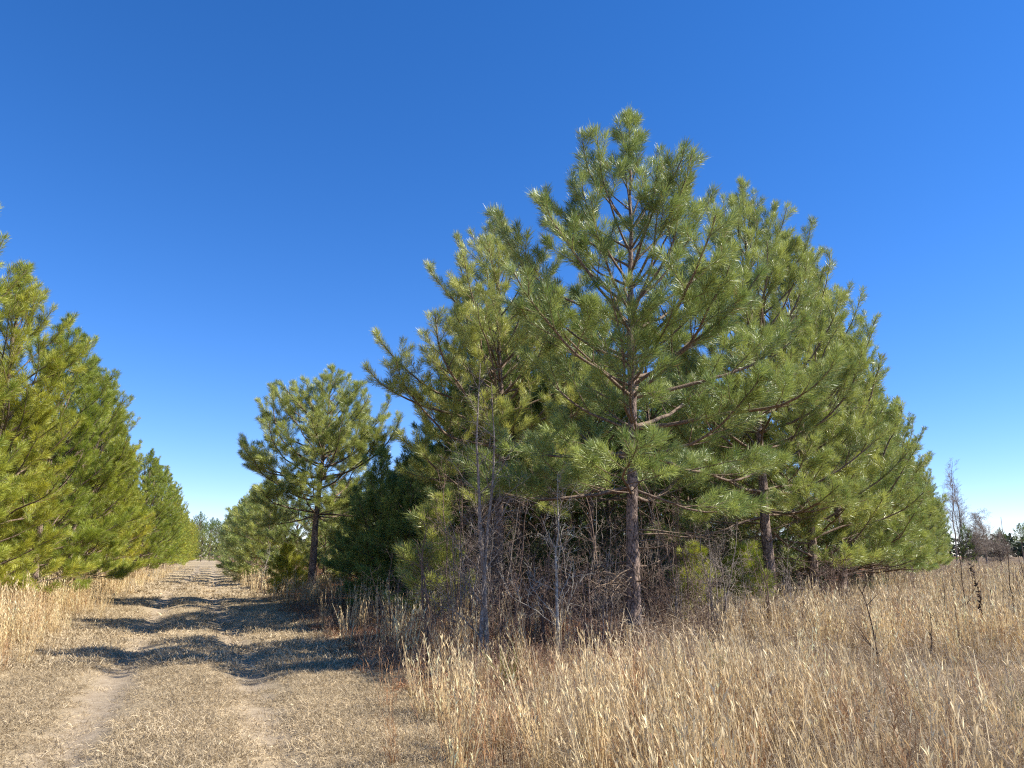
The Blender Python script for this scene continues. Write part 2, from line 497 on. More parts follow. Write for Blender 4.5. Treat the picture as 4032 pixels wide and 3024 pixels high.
# ---- the pines that stand out
GROVE = "pines along the two edges of the grove"
put_pine(pine(11, 9.6, 2.55, 3.4, dead=18, lean=(0.25, 0), low_up=-8, sec=0.26, nbr=(4, 5)), "pine_tree", 1.97, 13.2, 0.4, 1,
         "tallest pine at the corner of the grove, thick plated trunk, rising above all others", None)
put_pine(pine(12, 10.4, 2.8, 3.6, dead=16, low_up=-4, sec=0.28, nbr=(4, 5)), "pine_tree", -0.35, 19.5, 1.3, 1,
         "pine behind the twin grey saplings, left of the tallest pine at the grove corner", None)
put_pine(pine(13, 11.6, 2.5, 3.6, dead=16, low_up=-8, sec=0.28, nbr=(4, 5)), "pine_tree", 6.5, 20.0, 2.2, 1,
         "dark trunked pine right of the tallest pine, young yellow green pine at its foot", None)
put_pine(pine(16, 8.5, 3.0, 3.3, roundness=0.6, low_up=-4, top_up=55, sec=0.24, nbr=(5, 6), whorl=0.45, lean=(0.5, 0.0), dead=5, r0=0.17, cap=0.32), "pine_tree", -7.2, 28.7, 0.9, 1,
         "lone round headed pine with a long bare trunk beside the track", None)

# ---- pines of the rows: a few meshes shared by many trees
V_OPEN = [pine(21 + i, 10.2, 0.8, 3.2, BR_MID, dead=6, wood_sides=(5, 3, 3), sec=0.29) for i in range(3)]       # foliage almost to the ground
V_TALL = [pine(31 + i, 10.0, 3.3, 2.9, BR_MID, dead=14, wood_sides=(5, 3, 3), sec=0.31, nbr=(3, 4)) for i in range(3)]   # bare lower trunk
V_LEFT = [pine(41 + i, 9.7, 0.65, 2.9, BR_HERO, dead=8, wood_sides=(5, 4, 3), low_up=2, sec=0.28) for i in range(2)]
V_BUSH = [pine(51 + i, 4.6, 0.25, 1.7, BR_MID, dead=3, wood_sides=(4, 3, 3), whorl=0.36, sec=0.22) for i in range(2)]
V_FAR = [pine(61 + i, 10.0, 0.8, 2.9, BR_FAR, dead=0, wood_sides=(3, 3, 3), sec=0.34, whorl=0.6) for i in range(2)]
V_FARTALL = [pine(71 + i, 14.0, 7.0, 3.2, BR_FAR, dead=8, wood_sides=(3, 3, 3), sec=0.36, roundness=0.8, whorl=0.7) for i in range(2)]
ORD = ["first", "second", "third", "fourth", "fifth", "sixth", "seventh", "eighth", "ninth", "tenth", "eleventh", "twelfth",
       "thirteenth", "fourteenth", "fifteenth", "sixteenth", "seventeenth", "eighteenth", "nineteenth", "twentieth"]
rng = np.random.RandomState(77)

# left row along the track
LEFT_SPOTS = [(-12.4, 15.2, 1.0), (-13.3, 19.8, 0.94), (-14.5, 24.2, 0.92), (-16.3, 29.2, 0.92), (-18.2, 33.8, 0.90)]
y = 38.0
while y < 215:
    LEFT_SPOTS.append((float(road_x(y)) - (5.3 if y < 50 else 4.2) + rng.uniform(-0.5, 0.5), y, rng.uniform(0.72, 0.98)))
    y += 4.4 + 0.03 * y
for i, (x, y, s) in enumerate(LEFT_SPOTS):
    vs = V_LEFT if y < 31 else (V_OPEN if y < 62 else V_FAR)
    put_pine(vs[i % len(vs)], "pine_tree", x, y, rng.uniform(0, 6.28), s,
             ("yellow green bushy pine, %s from the near end of the row left of the track" % ORD[i]) if i < 12 else
             "small far pine toward the distant end of the row left of the track", "pines in the row left of the track", M_NEEDLE_Y)
# the wood behind that row
n = 0
for r in range(2):
    for y in np.arange(17 + 2 * r, 58, 5.2):
        x = float(road_x(y)) - 9.2 - 3.6 * r + rng.uniform(-0.7, 0.7)
        put_pine(V_OPEN[n % 3], "pine_tree", x, y + rng.uniform(-1, 1), rng.uniform(0, 6.28), rng.uniform(0.88, 1.0),
                 "green pine standing behind the row left of the track", "pines behind the left row", M_NEEDLE_Y)
        n += 1

# field edge of the grove, going away on the right
RIGHT_SPOTS = [(8.7, 23.0, 1.12, 1), (10.9, 26.4, 1.12, 1), (12.9, 30.2, 1.05, 1), (15.6, 34.5, 1.0, 1), (18.2, 38.5, 0.98, 1), (20.9, 43.0, 0.97, 1)]
y = 47.5
while y < 125:
    RIGHT_SPOTS.append((0.575 * y - 4.2 + rng.uniform(-0.5, 0.5), y, rng.uniform(0.86, 1.0), 2 if y < 75 else 3))
    y += 4.2 + 0.03 * y
for i, (x, y, s, k) in enumerate(RIGHT_SPOTS):
    vs = [V_TALL, V_OPEN, V_OPEN, V_FAR][k]
    put_pine(vs[i % len(vs)], "pine_tree", x, y, rng.uniform(0, 6.28), s,
             "tall pine at the field edge, %s behind the dark trunked pine" % ORD[i], "pines along the field edge")

# inside of the grove
n = 0
for y in np.arange(18.5, 44, 3.4):
    x0 = float(road_x(y)) + 7.6; x1 = 0.575 * y - 8.2
    for x in np.arange(x0, x1, 3.3):
        xx = x + rng.uniform(-0.6, 0.6); yy = y + rng.uniform(-0.6, 0.6)
        if min(math.hypot(xx + 0.35, yy - 19.5), math.hypot(xx - 6.5, yy - 20)) < 2.0: continue
        if xx < -2.4 or 26 < yy < 31 and xx < 4.5 or yy > 27 and xx < float(road_x(yy)) + 14: continue        # gap that lets the sun onto the track
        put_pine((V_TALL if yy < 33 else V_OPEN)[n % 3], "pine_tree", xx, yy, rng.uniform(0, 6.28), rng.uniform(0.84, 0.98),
                 "slim bare trunked pine added inside the grove to shade the bushy pines", "pines inside the grove", M_NEEDLE_D)
        n += 1
for x, y, s in ((-1.0, 25.2, 0.95), (-0.6, 28.0, 0.95), (0.2, 23.2, 0.93)):  # hidden pines added to throw shade on the bushy pines by the lone pine
    put_pine(V_TALL[n % 3], "pine_tree", x, y, rng.uniform(0, 6.28), s, "slim bare trunked pine added inside the grove to shade the bushy pines", "pines inside the grove", M_NEEDLE_D)
    n += 1
# bushy pines in the shade beside the lone pine
for i, (x, y, s, lb) in enumerate([(-4.3, 25.6, 1.05, "dark bushy pine in deep shade right of the lone pine"),
                                   (-3.1, 23.6, 1.0, "dark bushy pine in deep shade, between lone pine and twin grey saplings"),
                                   (-2.0, 26.2, 1.3, "taller dark pine in deep shade behind the two bushy ones"),
                                   (-3.4, 30.6, 1.25, "dark pine in shade behind the bushy pine beside the lone trunk")]):
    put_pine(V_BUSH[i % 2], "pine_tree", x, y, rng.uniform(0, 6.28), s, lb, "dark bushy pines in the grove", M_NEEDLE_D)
# track side of the grove beyond the lone pine
TRACK_SPOTS = [(-9.6, 40.5, 0.95), (-12.4, 45.5, 1.2), (-15.6, 50.5, 1.4), (-18.3, 57, 1.4), (-21.0, 64, 1.5), (-24.2, 72, 1.55), (-28.1, 82, 1.65), (-32.8, 94, 1.7), (-38.2, 108, 1.75), (-44.5, 124, 1.75), (-53.0, 146, 1.7), (-60.5, 166, 1.6)]
for i, (x, y, s) in enumerate(TRACK_SPOTS):
    vs = V_BUSH if y < 70 else V_FAR
    s = s if y < 70 else s * 0.46
    put_pine(vs[i % 2], "pine_tree", x, y, rng.uniform(0, 6.28), s,
             "smaller pine right of the track, %s beyond the lone pine" % ORD[i], "pines right of the track")
for i, (x, y, s) in enumerate([(-6.2, 34, 0.95), (-4.2, 33, 1.15), (-5.2, 37.5, 1.25), (-7.8, 38.5, 1.1), (-6.5, 45, 1.25), (-9.5, 53, 1.3), (-4, 51, 1.3), (-12.5, 60, 1.5), (-6.5, 60, 1.5), (-2, 58, 1.6), (-15, 69, 1.7), (-9.5, 68, 1.7)]):
    put_pine(V_BUSH[i % 2], "pine_tree", x, y, rng.uniform(0, 6.28), s, "mid green pine filling the gap behind the lone pine", "pines behind the lone pine")

# pines across the far end of the track
for i, (x, y, s) in enumerate([(-74, 178, 0.7), (-71, 181, 0.75), (-68.3, 179, 0.65), (-65.5, 183, 0.75), (-62.5, 180, 0.8), (-76.5, 182, 0.8)]):
    put_pine(V_FAR[i % 2], "pine_tree", x, y, rng.uniform(0, 6.28), s, "low bushy pine closing the far end of the track", "low pines at the far end of the track")
for i, (x, y, s) in enumerate([(-114 + 2.9 * k, 262 + 4 * math.sin(2.7 * k), 1.0 + 0.12 * math.sin(1.9 * k)) for k in range(13)] + [(-112 + 2.6 * k, 276 + 3 * math.sin(3.7 * k), 0.95 + 0.12 * math.sin(2.9 * k)) for k in range(12)]):
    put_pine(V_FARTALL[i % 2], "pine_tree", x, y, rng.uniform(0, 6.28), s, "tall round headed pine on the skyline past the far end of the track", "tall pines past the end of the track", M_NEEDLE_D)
for i, (x, y, s) in enumerate([(127, 205, 0.62), (131, 203, 0.7), (135.5, 206, 0.78), (140, 204, 0.8), (145, 207, 0.8)]):
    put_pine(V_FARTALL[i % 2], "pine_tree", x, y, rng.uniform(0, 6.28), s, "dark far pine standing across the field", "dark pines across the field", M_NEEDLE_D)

# ---- young pines
YOUNG = [pine(81 + i, 1.9, 0.15, 0.62, BR_HERO, dead=0, wood_sides=(4, 3, 3), whorl=0.26, sec=0.24, r0=0.03, low_up=20) for i in range(2)]
for i, (x, y, s, lb, mt) in enumerate([
        (5.55, 18.8, 0.85, "young yellow green pine at the foot of the dark trunked pine", M_NEEDLE_Y),
        (3.95, 17.2, 0.85, "small yellow green pine among bare stems between the two big trunks", M_NEEDLE_Y),
        (-8.3, 29.5, 0.95, "young green pine in tall grass left of the lone pine trunk", M_NEEDLE_Y),
        (-1.85, 17.6, 1.25, "thin young pine in shade left of the twin grey saplings", M_NEEDLE),
        (-10.0, 14.4, 0.7, "small green pine in tall grass below the near left pines", M_NEEDLE_Y)]):
    put_pine(YOUNG[i % 2], "young_pine", x, y, rng.uniform(0, 6.28), s, lb, None, mt, "young pine")

# ------------------------------------------------------------------ bare trees, saplings, stalks
def bare(seed, H, r0, lean=(0, 0), nbranch=14, bl=0.34, ang=(35, 60), first=0.18, depth=3, sides=(7, 4, 3, 3), stems=1, wob=0.015, rmin=0.0025, up=0.10):
    rng = np.random.RandomState(seed)
    out = []
    def grow(p, d, L, r, o):
        n = max(3, int(L / 0.12)) if L < 4 else max(6, int(L / 0.4))
        pts = [p]; dd = d
        for i in range(n):
            dd = unit(dd + rng.randn(3) * (0.14 if o else 0.075) + UP * (up if o else 0.7) * L / n); pts.append(pts[-1] + dd * L / n)
        pts = np.array(pts)
        out[-1][1 if o else 0].add(pts, np.linspace(r, max(r * (0.22 if o else 0.12), rmin), n + 1), sides[min(o, 3)])
        if o >= depth: return
        m = nbranch if o == 0 else max(2, int(nbranch * 0.42 * (0.5 + L / (bl * H + 0.01) * 0.5)))
        for c in range(m):
            f = (first if o == 0 else 0.2) + (1 - (first if o == 0 else 0.2)) * (c + rng.rand()) / m
            i = min(int(f * n), n - 1)
            t = unit(pts[i + 1] - pts[i])
            lat = unit(np.cross(t, rng.randn(3)))
            a = np.radians(rng.uniform(*ang))
            cl = (bl * H * (1 - 0.65 * f) if o == 0 else L * rng.uniform(0.3, 0.55)) * rng.uniform(0.7, 1.2)
            grow(pts[i], t * np.cos(a) + lat * np.sin(a), cl, max(rmin, r * (1 - 0.7 * f) * (0.32 if o == 0 else 0.55)), o + 1)
    for s in range(stems):
        a = 6.28 * s / max(1, stems) + rng.rand()
        off = np.array([math.cos(a), math.sin(a), 0]) * (0.10 if stems > 1 else 0)
        out.append((Tubes(), Tubes()))
        hh = H * (1 if s == 0 else rng.uniform(0.75, 0.95))
        grow(np.array([0, 0, -0.1]) + off * 0.6, unit(np.array([lean[0], lean[1], 1.0]) + off * (0.5 if stems > 1 else 0)), hh, r0 * (1 if s == 0 else 0.85), 0)
    return [(t.mesh("trunk"), b.mesh("branches")) for t, b in out]

def put_bare(meshes, name, x, y, rz, scale, label, cat, group=None, mat=None):
    o = thing(name, (x, y, float(hgt(x, y))), rz, scale, label, cat, group)
    for t, b in meshes:
        t = link("trunk", t, mat or M_GREY, o); link("branches", b, mat or M_GREY, o if len(meshes) == 1 else t)
    return o

put_bare(bare(101, 4.6, 0.045, (-0.03, 0), 16, 0.30, stems=2), "bare_sapling", -0.42, 11.9, 0.1, 1,
         "twin stemmed bare grey sapling left of the tallest pine", "sapling")
put_bare(bare(109, 2.9, 0.030, (0, 0), 17, 0.34, (35, 60)), "bare_sapling", 0.62, 11.4, 0.0, 1,
         "pale white stemmed bare sapling between the twin stems and tallest pine", "sapling", None, M_WHITE)
put_bare(bare(103, 2.2, 0.028, (0.02, 0), 12, 0.34, stems=3), "bare_sapling", -1.25, 12.1, 1.0, 1,
         "low cluster of dark bare stems left of the twin grey saplings", "sapling", None, M_TWIG)
put_bare(bare(104, 2.3, 0.024, (0.05, 0), 12, 0.42, stems=5), "bare_sapling", 3.45, 13.6, 0.2, 1,
         "spreading clump of bare grey stems just right of the tallest pine trunk", "sapling")
put_bare(bare(105, 2.6, 0.03, (0.1, 0), 12, 0.34), "bare_sapling", -11.3, 36.0, 0.2, 0.9,
         "bare pale shrub in the grass right of the track, left of the lone pine", "sapling", None, M_WHITE)
SAPS = [bare(110 + i, 3.4, 0.022, (0.04 * (i - 2), 0), 13, 0.30, (30, 60), 0.12, stems=1 + (i % 2)) for i in range(5)]
SHRUBS = [bare(120 + i, 1.7, 0.014, (0, 0), 9, 0.45, (30, 65), 0.08, stems=4) for i in range(4)]
for i in range(42):
    y = rng.uniform(13.2, 24.0); x = rng.uniform(max(-0.14 * y + 0.9, -2.6), 0.55 * y - 4.6)
    if math.hypot(x - 1.97, y - 13.2) < 0.7: continue
    put_bare(SAPS[i % 5], "bare_sapling", x, y, rng.uniform(0, 6.28), rng.uniform(0.7, 1.15),
             "thin bare sapling among the brush under the grove pines", "sapling", "bare saplings in the grove", [M_GREY, M_TWIG, M_TWIG][i % 3])
for i in range(50):
    y = rng.uniform(13.0, 25.0); x = rng.uniform(max(-0.14 * y + 0.6, -2.6), 0.56 * y - 4.3)
    if math.hypot(x - 1.97, y - 13.2) < 0.6: continue
    put_bare(SHRUBS[i % 4], "bare_shrub", x, y, rng.uniform(0, 6.28), rng.uniform(0.6, 1.1),
             "leafless twiggy shrub in the shade under the grove pines", "shrub", "bare shrubs in the grove", [M_TWIG, M_TWIG, M_GREY][i % 3])

# bare trees far off at the end of the field edge
put_bare(bare(131, 15.5, 0.13, (0, 0), 26, 0.22, (25, 45), 0.35, 3, (5, 3, 3, 3), rmin=0.007), "bare_tree", 65.0, 116, 0, 1,
         "tall bare tree with upright limbs nearest the field edge pines, on the right skyline", "tree", "bare trees on the right skyline", M_GREY)
put_bare(bare(132, 14.5, 0.12, (0, 0), 22, 0.26, (20, 42), 0.30, 3, (5, 3, 3, 3), stems=3, rmin=0.007), "bare_tree", 67.6, 119, 0, 1,
         "tall bare tree of several upright stems on the right skyline", "tree", "bare trees on the right skyline", M_GREY)
put_bare(bare(133, 8.0, 0.16, (0, 0), 34, 0.48, (40, 70), 0.22, 3, (5, 3, 3, 3), rmin=0.008), "bare_tree", 71.8, 120, 0, 1,
         "broad spreading bare tree reaching furthest right on the skyline", "tree", "bare trees on the right skyline", M_GREY)
put_bare(bare(134, 6.5, 0.10, (0, 0), 28, 0.5, (35, 70), 0.12, 3, (5, 3, 3, 3), stems=3, rmin=0.008), "bare_tree", 68.6, 117, 0, 1,
         "low dense bare thicket tree below the tall bare trees", "tree", "bare trees on the right skyline", M_GREY)
put_bare(bare(135, 5.0, 0.09, (0, 0), 28, 0.5, (35, 70), 0.12, 3, (5, 3, 3, 3), stems=3, rmin=0.008), "bare_tree", 74.5, 121, 0, 1,
         "lowest bare thicket tree at the right end of the bare trees", "tree", "bare trees on the right skyline", M_GREY)
put_pine(V_FAR[1], "pine_tree", 67.0, 116.5, 1.0, (0.5, 0.5, 0.62), "dark pine standing among the bare trees on the right skyline", None, M_NEEDLE_D)

# dead stalks in the field
def stalk(seed, H, nb, heads):
    rng = np.random.RandomState(seed)
    T, B = Tubes(), Tubes()
    n = 10; pts = np.cumsum(np.concatenate([[[0, 0, -0.05]], np.stack([rng.randn(n) * 0.02, rng.randn(n) * 0.02, np.full(n, (H + 0.05) / n)], 1)]), 0)
    T.add(pts, np.linspace(0.011, 0.003, n + 1), 5)
    for k in range(nb):
        f = rng.uniform(0.3, 0.92); i = int(f * n); az = rng.uniform(0, 6.28)
        d = unit(np.array([math.cos(az), math.sin(az), rng.uniform(0.9, 2.0)])); L = H * rng.uniform(0.15, 0.38) * (1.3 - f)
        q = [pts[i]]
        for j in range(4):
            d = unit(d + rng.randn(3) * 0.09 + UP * 0.08); q.append(q[-1] + d * L / 4)
        B.add(np.array(q), np.linspace(0.006, 0.002, 5), 3)
    if heads:
        for k in range(heads):
            f = rng.uniform(0.2, 1.0); p = pts[0] + (pts[-1] - pts[0]) * f
            i = min(int(f * n), n - 1); p = pts[i] + (pts[i + 1] - pts[i]) * rng.rand()
            az = rng.uniform(0, 6.28); s = 0.02 * rng.uniform(0.6, 1.4)
            d = np.array([math.cos(az), math.sin(az), rng.uniform(-0.3, 0.9)])
            B.add(np.array([p, p + d * s, p + d * s * 2]), [0.003, 0.012, 0.002], 4)
    return T.mesh("stem"), B.mesh("branches")
def put_stalk(m, x, y, rz, s, lb, mat=M_STALK, group=None):
    o = thing("weed_stalk", (x, y, float(hgt(x, y))), rz, s, lb, "weed", group)
    link("stem", m[0], mat, o); link("branches", m[1], mat, o)
put_stalk(stalk(201, 1.35, 5, 90), 7.35, 12.6, 0, 1, "thick dark dead weed stalk crusted with seed heads in the field")
put_stalk(stalk(202, 2.1, 9, 0), 8.0, 12.7, 0, 1, "tallest thin dark branching stalk in the field, above the grass line")
put_stalk(stalk(203, 1.9, 7, 0), 6.9, 12.2, 0, 1, "thin dark stalk leaning beside the thick seed headed weed")
put_stalk(stalk(204, 1.5, 8, 0), 9.0, 14.0, 0, 1, "bare dark branching stalk at the right edge of the field")
ST = [stalk(210 + i, 1.25, 7, 20 if i == 1 else 0) for i in range(4)]
for i in range(46):
    y = rng.uniform(9.5, 34); x = rng.uniform(0.30 * y + 0.3, 0.74 * y)
    if field_e(x, y) < -1: continue
    put_stalk(ST[i % 4], x, y, rng.uniform(0, 6.28), rng.uniform(0.6, 1.05), "thin dark dead weed stalk standing in the brown field grass", [M_STALK, M_TWIG][i % 2], "weed stalks in the field")

# evergreen shrubs with small dark leaves under the pines
def leafy(seed, H, Rr, n):
    rng = np.random.RandomState(seed)
    T = Tubes(); C = []
    for s in range(7):
        az = rng.uniform(0, 6.28); p = np.array([0.08 * math.cos(az), 0.08 * math.sin(az), -0.05]); d = unit(np.array([math.cos(az) * 0.35, math.sin(az) * 0.35, 1]))
        pts = [p]; L = H * rng.uniform(0.6, 1.0)
        for i in range(9):
            d = unit(d + rng.randn(3) * 0.13); pts.append(pts[-1] + d * L / 9)
        T.add(np.array(pts), np.linspace(0.018, 0.004, 10), 4)
        for k in range(12):
            i = rng.randint(2, 9); dd = unit(d * 0.3 + rng.randn(3)); l = Rr * rng.uniform(0.3, 0.8)
            q = [pts[i] + dd * l * t for t in (0, 0.5, 1)]
            T.add(np.array(q), [0.005, 0.004, 0.002], 3)
            for t in np.linspace(0.3, 1.0, 5): C.append(pts[i] + dd * l * t)
    C = np.array(C)
    P = C[rng.randint(0, len(C), n)] + rng.randn(n, 3) * 0.06
    d = unit(rng.randn(n, 3) + np.array([0, 0, 0.2])); L = rng.uniform(0.035, 0.065, n)
    s = unit(np.cross(d, rng.randn(n, 3)))
    V = np.stack([P, P + d * L[:, None] * 0.45 - s * L[:, None] * 0.22, P + d * L[:, None], P + d * L[:, None] * 0.45 + s * L[:, None] * 0.22], 1).reshape(-1, 3)
    a = rng.rand(n)[:, None]
    c = (1 - a) * np.array([0.028, 0.05, 0.016]) + a * np.array([0.085, 0.115, 0.030])
    return T.mesh("branches"), mesh_from("foliage", V, np.arange(4 * n).reshape(-1, 4), np.repeat(c[:, None, :], 4, 1).reshape(-1, 3))
for i, (x, y, s) in enumerate([(-0.1, 12.6, 0.9), (1.15, 12.2, 1.0), (1.5, 12.9, 1.2), (0.2, 13.3, 1.2), (3.0, 12.7, 0.9), (4.2, 13.2, 1.1), (4.9, 14.4, 1.1), (5.9, 15.4, 1.0), (7.0, 17.0, 1.0), (7.8, 19.2, 1.1), (-0.9, 12.9, 1.1), (-2.1, 14.2, 1.0)]):
    put_bare(SHRUBS[i % 4], "bare_shrub", x, y, rng.uniform(0, 6.28), s, "sunlit pale twiggy shrub along the front edge of the grove", "shrub", "pale shrubs at the grove edge", M_GREY if i % 3 else M_TWIG)
EV = [leafy(301 + i, 2.6, 0.9, 5200) for i in range(3)]
for i, (x, y, s) in enumerate([(0.6, 19.5, 0.9), (1.6, 20.6, 1.1), (3.2, 19.4, 1.1), (4.2, 20.8, 1.2), (5.2, 22.2, 1.2), (2.5, 22.4, 1.3), (0.5, 23.0, 1.2),
                                (-1.4, 22.4, 1.0), (7.8, 22.3, 0.75), (8.6, 24.6, 0.9), (6.2, 24.0, 1.2), (-2.4, 20.6, 0.6), (3.4, 24.5, 1.4), (10.8, 24.0, 0.55)] + [(float(a), 27.5 + 1.3 * math.sin(3.1 * a), 1.2 + 0.3 * math.sin(5.3 * a)) for a in np.arange(-3, 10.5, 1.0)] + [(float(a), 31.5 + 1.3 * math.sin(2.1 * a), 1.4) for a in np.arange(-3, 13, 1.5)]):
    o = thing("evergreen_shrub", (x, y, float(hgt(x, y))), rng.uniform(0, 6.28), s, "dark small leaved evergreen shrub under the grove pines", "shrub", "evergreen shrubs in the grove")
    link("branches", EV[i % 3][0], M_TWIG, o); link("foliage", EV[i % 3][1], M_LEAF, o)

# ------------------------------------------------------------------ grasses: uncountable, each kind one mesh
def clump_tall(seed, n, h, w, rad, wk=1.0, seeds=9, leaves=10, pal=0):
    """stiff upright bluestem with fuzzy seed heads along the stems"""
    rng = np.random.RandomState(seed)
    pals = [((0.50, 0.35, 0.165), (0.84, 0.68, 0.41)), ((0.34, 0.18, 0.085), (0.50, 0.33, 0.17)), ((0.27, 0.185, 0.125), (0.45, 0.34, 0.235))]
    c0, c1 = map(np.array, pals[pal])
    lean = rng.randn(2) * 0.05
    az = rng.uniform(0, 6.28, n); rr = rad * np.sqrt(rng.rand(n))
    base = np.stack([rr * np.cos(az), rr * np.sin(az), np.full(n, -0.03)], -1)
    H = h * rng.uniform(0.45, 1.08, n)
    dx = np.stack([np.cos(az), np.sin(az), np.zeros(n)], -1) * (0.10 * rng.rand(n))[:, None] + rng.randn(n, 3) * np.array([0.085, 0.085, 0]) + np.array([lean[0], lean[1], 0])
    K = 5; t = np.linspace(0, 1, K)
    P = base[:, None, :] + (UP * H[:, None])[:, None, :] * t[None, :, None] + dx[:, None, :] * (H[:, None, None]) * (t[None, :, None] ** 1.6)
    W = (w * (1 - 0.5 * t))[None, :] * np.ones((n, 1)) * 0.5
    S = unit(np.stack([rng.randn(n), rng.randn(n), np.zeros(n)], -1))
    a = rng.rand(n)[:, None]
    C = (1 - a) * c0 + a * c1
    parts = [ribbons(P, W, S, C)]
    m = n * seeds
    if m:
        si = np.repeat(np.arange(n), seeds); f = rng.uniform(0.35, 1.0, m)
        p = base[si] + UP * (H[si] * f)[:, None] + dx[si] * (H[si] * f ** 1.6)[:, None]
        sa = rng.uniform(0, 6.28, m); d = unit(np.stack([np.cos(sa) * 0.35, np.sin(sa) * 0.35, np.ones(m)], -1))
        L = rng.uniform(0.03, 0.085, m) * wk ** 0.3
        PP = np.stack([p, p + d * (L * 0.5)[:, None], p + d * L[:, None] + np.stack([np.cos(sa), np.sin(sa), 0 * sa], -1) * 0.008], 1)
        WW = np.array([0.6, 1.5, 0.3])[None, :] * np.full((m, 1), w * 0.5)
        parts.append(ribbons(PP, WW, unit(np.cross(d, rng.randn(m, 3))), C[si] * rng.uniform(0.9, 1.25, m)[:, None]))
    if leaves:
        az = rng.uniform(0, 6.28, leaves); o = np.stack([np.cos(az), np.sin(az), 0 * az], -1)
        L = rng.uniform(0.15, 0.42, leaves) * h
        b = o * rad * rng.rand(leaves)[:, None]
        P = np.stack([b, b + UP * (L * 0.55)[:, None] + o * (L * 0.15)[:, None], b + UP * (L * 0.8)[:, None] + o * (L * 0.45)[:, None], b + UP * (L * 0.65)[:, None] + o * (L * 0.8)[:, None]], 1)
        W = np.array([1, 1.2, 0.9, 0.2])[None, :] * np.full((leaves, 1), w * 0.6)
        parts.append(ribbons(P, W, unit(np.cross(o, UP)), np.repeat(((c0 * 0.85)[None]), leaves, 0) * rng.uniform(0.7, 1.2, (leaves, 1))))
    return join(parts)

def clump_short(seed, n, rad, w, hmin, hmax, c0, c1, flat=0.75):
    """matted short dead grass"""
    rng = np.random.RandomState(seed)
    c0, c1 = np.array(c0), np.array(c1)
    az = rng.uniform(0, 6.28, n); rr = rad * np.sqrt(rng.rand(n))
    b = np.stack([rr * np.cos(az), rr * np.sin(az), np.full(n, -0.006)], -1)
    a2 = rng.uniform(0, 6.28, n); L = rng.uniform(hmin, hmax, n)
    tl = rng.uniform(0.15, 1.0, n) ** 0.6 * flat
    d = unit(np.stack([np.cos(a2) * tl, np.sin(a2) * tl, 1.02 - tl], -1))
    d2 = unit(d + rng.randn(n, 3) * 0.35 - UP * 0.35)
    d3 = unit(d2 + rng.randn(n, 3) * 0.45 - UP * 0.35)
    P = np.stack([b, b + d * (L * 0.4)[:, None], b + d * (L * 0.4)[:, None] + d2 * (L * 0.35)[:, None], b + d * (L * 0.4)[:, None] + d2 * (L * 0.35)[:, None] + d3 * (L * 0.3)[:, None]], 1)
    P[:, :, 2] = np.maximum(P[:, :, 2], -0.006)
    W = np.array([0.9, 1.0, 0.8, 0.25])[None, :] * (w * 0.5 * rng.uniform(0.6, 1.3, n))[:, None]
    a = rng.rand(n)[:, None]
    return ribbons(P, W, unit(np.cross(d, rng.randn(n, 3))), (1 - a) * c0 + a * c1)

def clump_weed(seed, n, h, w, rad, c0, c1):
    """tangled brown weeds: forking thin stems"""
    rng = np.random.RandomState(seed)
    c0, c1 = np.array(c0), np.array(c1)
    parts = []
    az = rng.uniform(0, 6.28, n); rr = rad * np.sqrt(rng.rand(n))
    b = np.stack([rr * np.cos(az), rr * np.sin(az), np.full(n, -0.03)], -1)
    d = unit(np.stack([rng.randn(n) * 0.28, rng.randn(n) * 0.28, np.ones(n)], -1)); L = h * rng.uniform(0.45, 1.05, n)
    P = [b]; dd = d
    for k in range(4):
        dd = unit(dd + rng.randn(n, 3) * 0.12); P.append(P[-1] + dd * (L / 4)[:, None])
    P = np.stack(P, 1); a = rng.rand(n)[:, None]; C = (1 - a) * c0 + a * c1
    parts.append(ribbons(P, np.array([1, 0.9, 0.8, 0.6, 0.3])[None] * np.full((n, 1), w * 0.5), unit(np.cross(d, rng.randn(n, 3))), C))
    m = n * 9; si = np.repeat(np.arange(n), 9); k = rng.randint(1, 5, m)
    p = P[si, k] + (P[si, k - 1] - P[si, k]) * rng.rand(m)[:, None]
    d = unit(rng.randn(m, 3) * 0.7 + UP * 0.55); l = h * rng.uniform(0.08, 0.30, m)
    d2 = unit(d + rng.randn(m, 3) * 0.35)
    PP = np.stack([p, p + d * (l * 0.5)[:, None], p + d * (l * 0.5)[:, None] + d2 * (l * 0.5)[:, None]], 1)
    parts.append(ribbons(PP, np.array([0.8, 0.6, 0.3])[None] * np.full((m, 1), w * 0.5), unit(np.cross(d, rng.randn(m, 3))), C[si] * rng.uniform(0.8, 1.2, m)[:, None]))
    m2 = n * 7; si = rng.randint(0, m, m2); p = PP[si, 2]; d = unit(rng.randn(m2, 3)); l = rng.uniform(0.012, 0.03, m2) * max(1, h)
    parts.append(ribbons(np.stack([p, p + d * (l * 0.5)[:, None], p + d * l[:, None]], 1), np.array([0.4, 2.2, 0.4])[None] * np.full((m2, 1), w * 0.5), unit(np.cross(d, rng.randn(m2, 3))), np.repeat((c1 * 0.9)[None], m2, 0) * rng.uniform(0.6, 1.3, (m2, 1))))
    return join(parts)

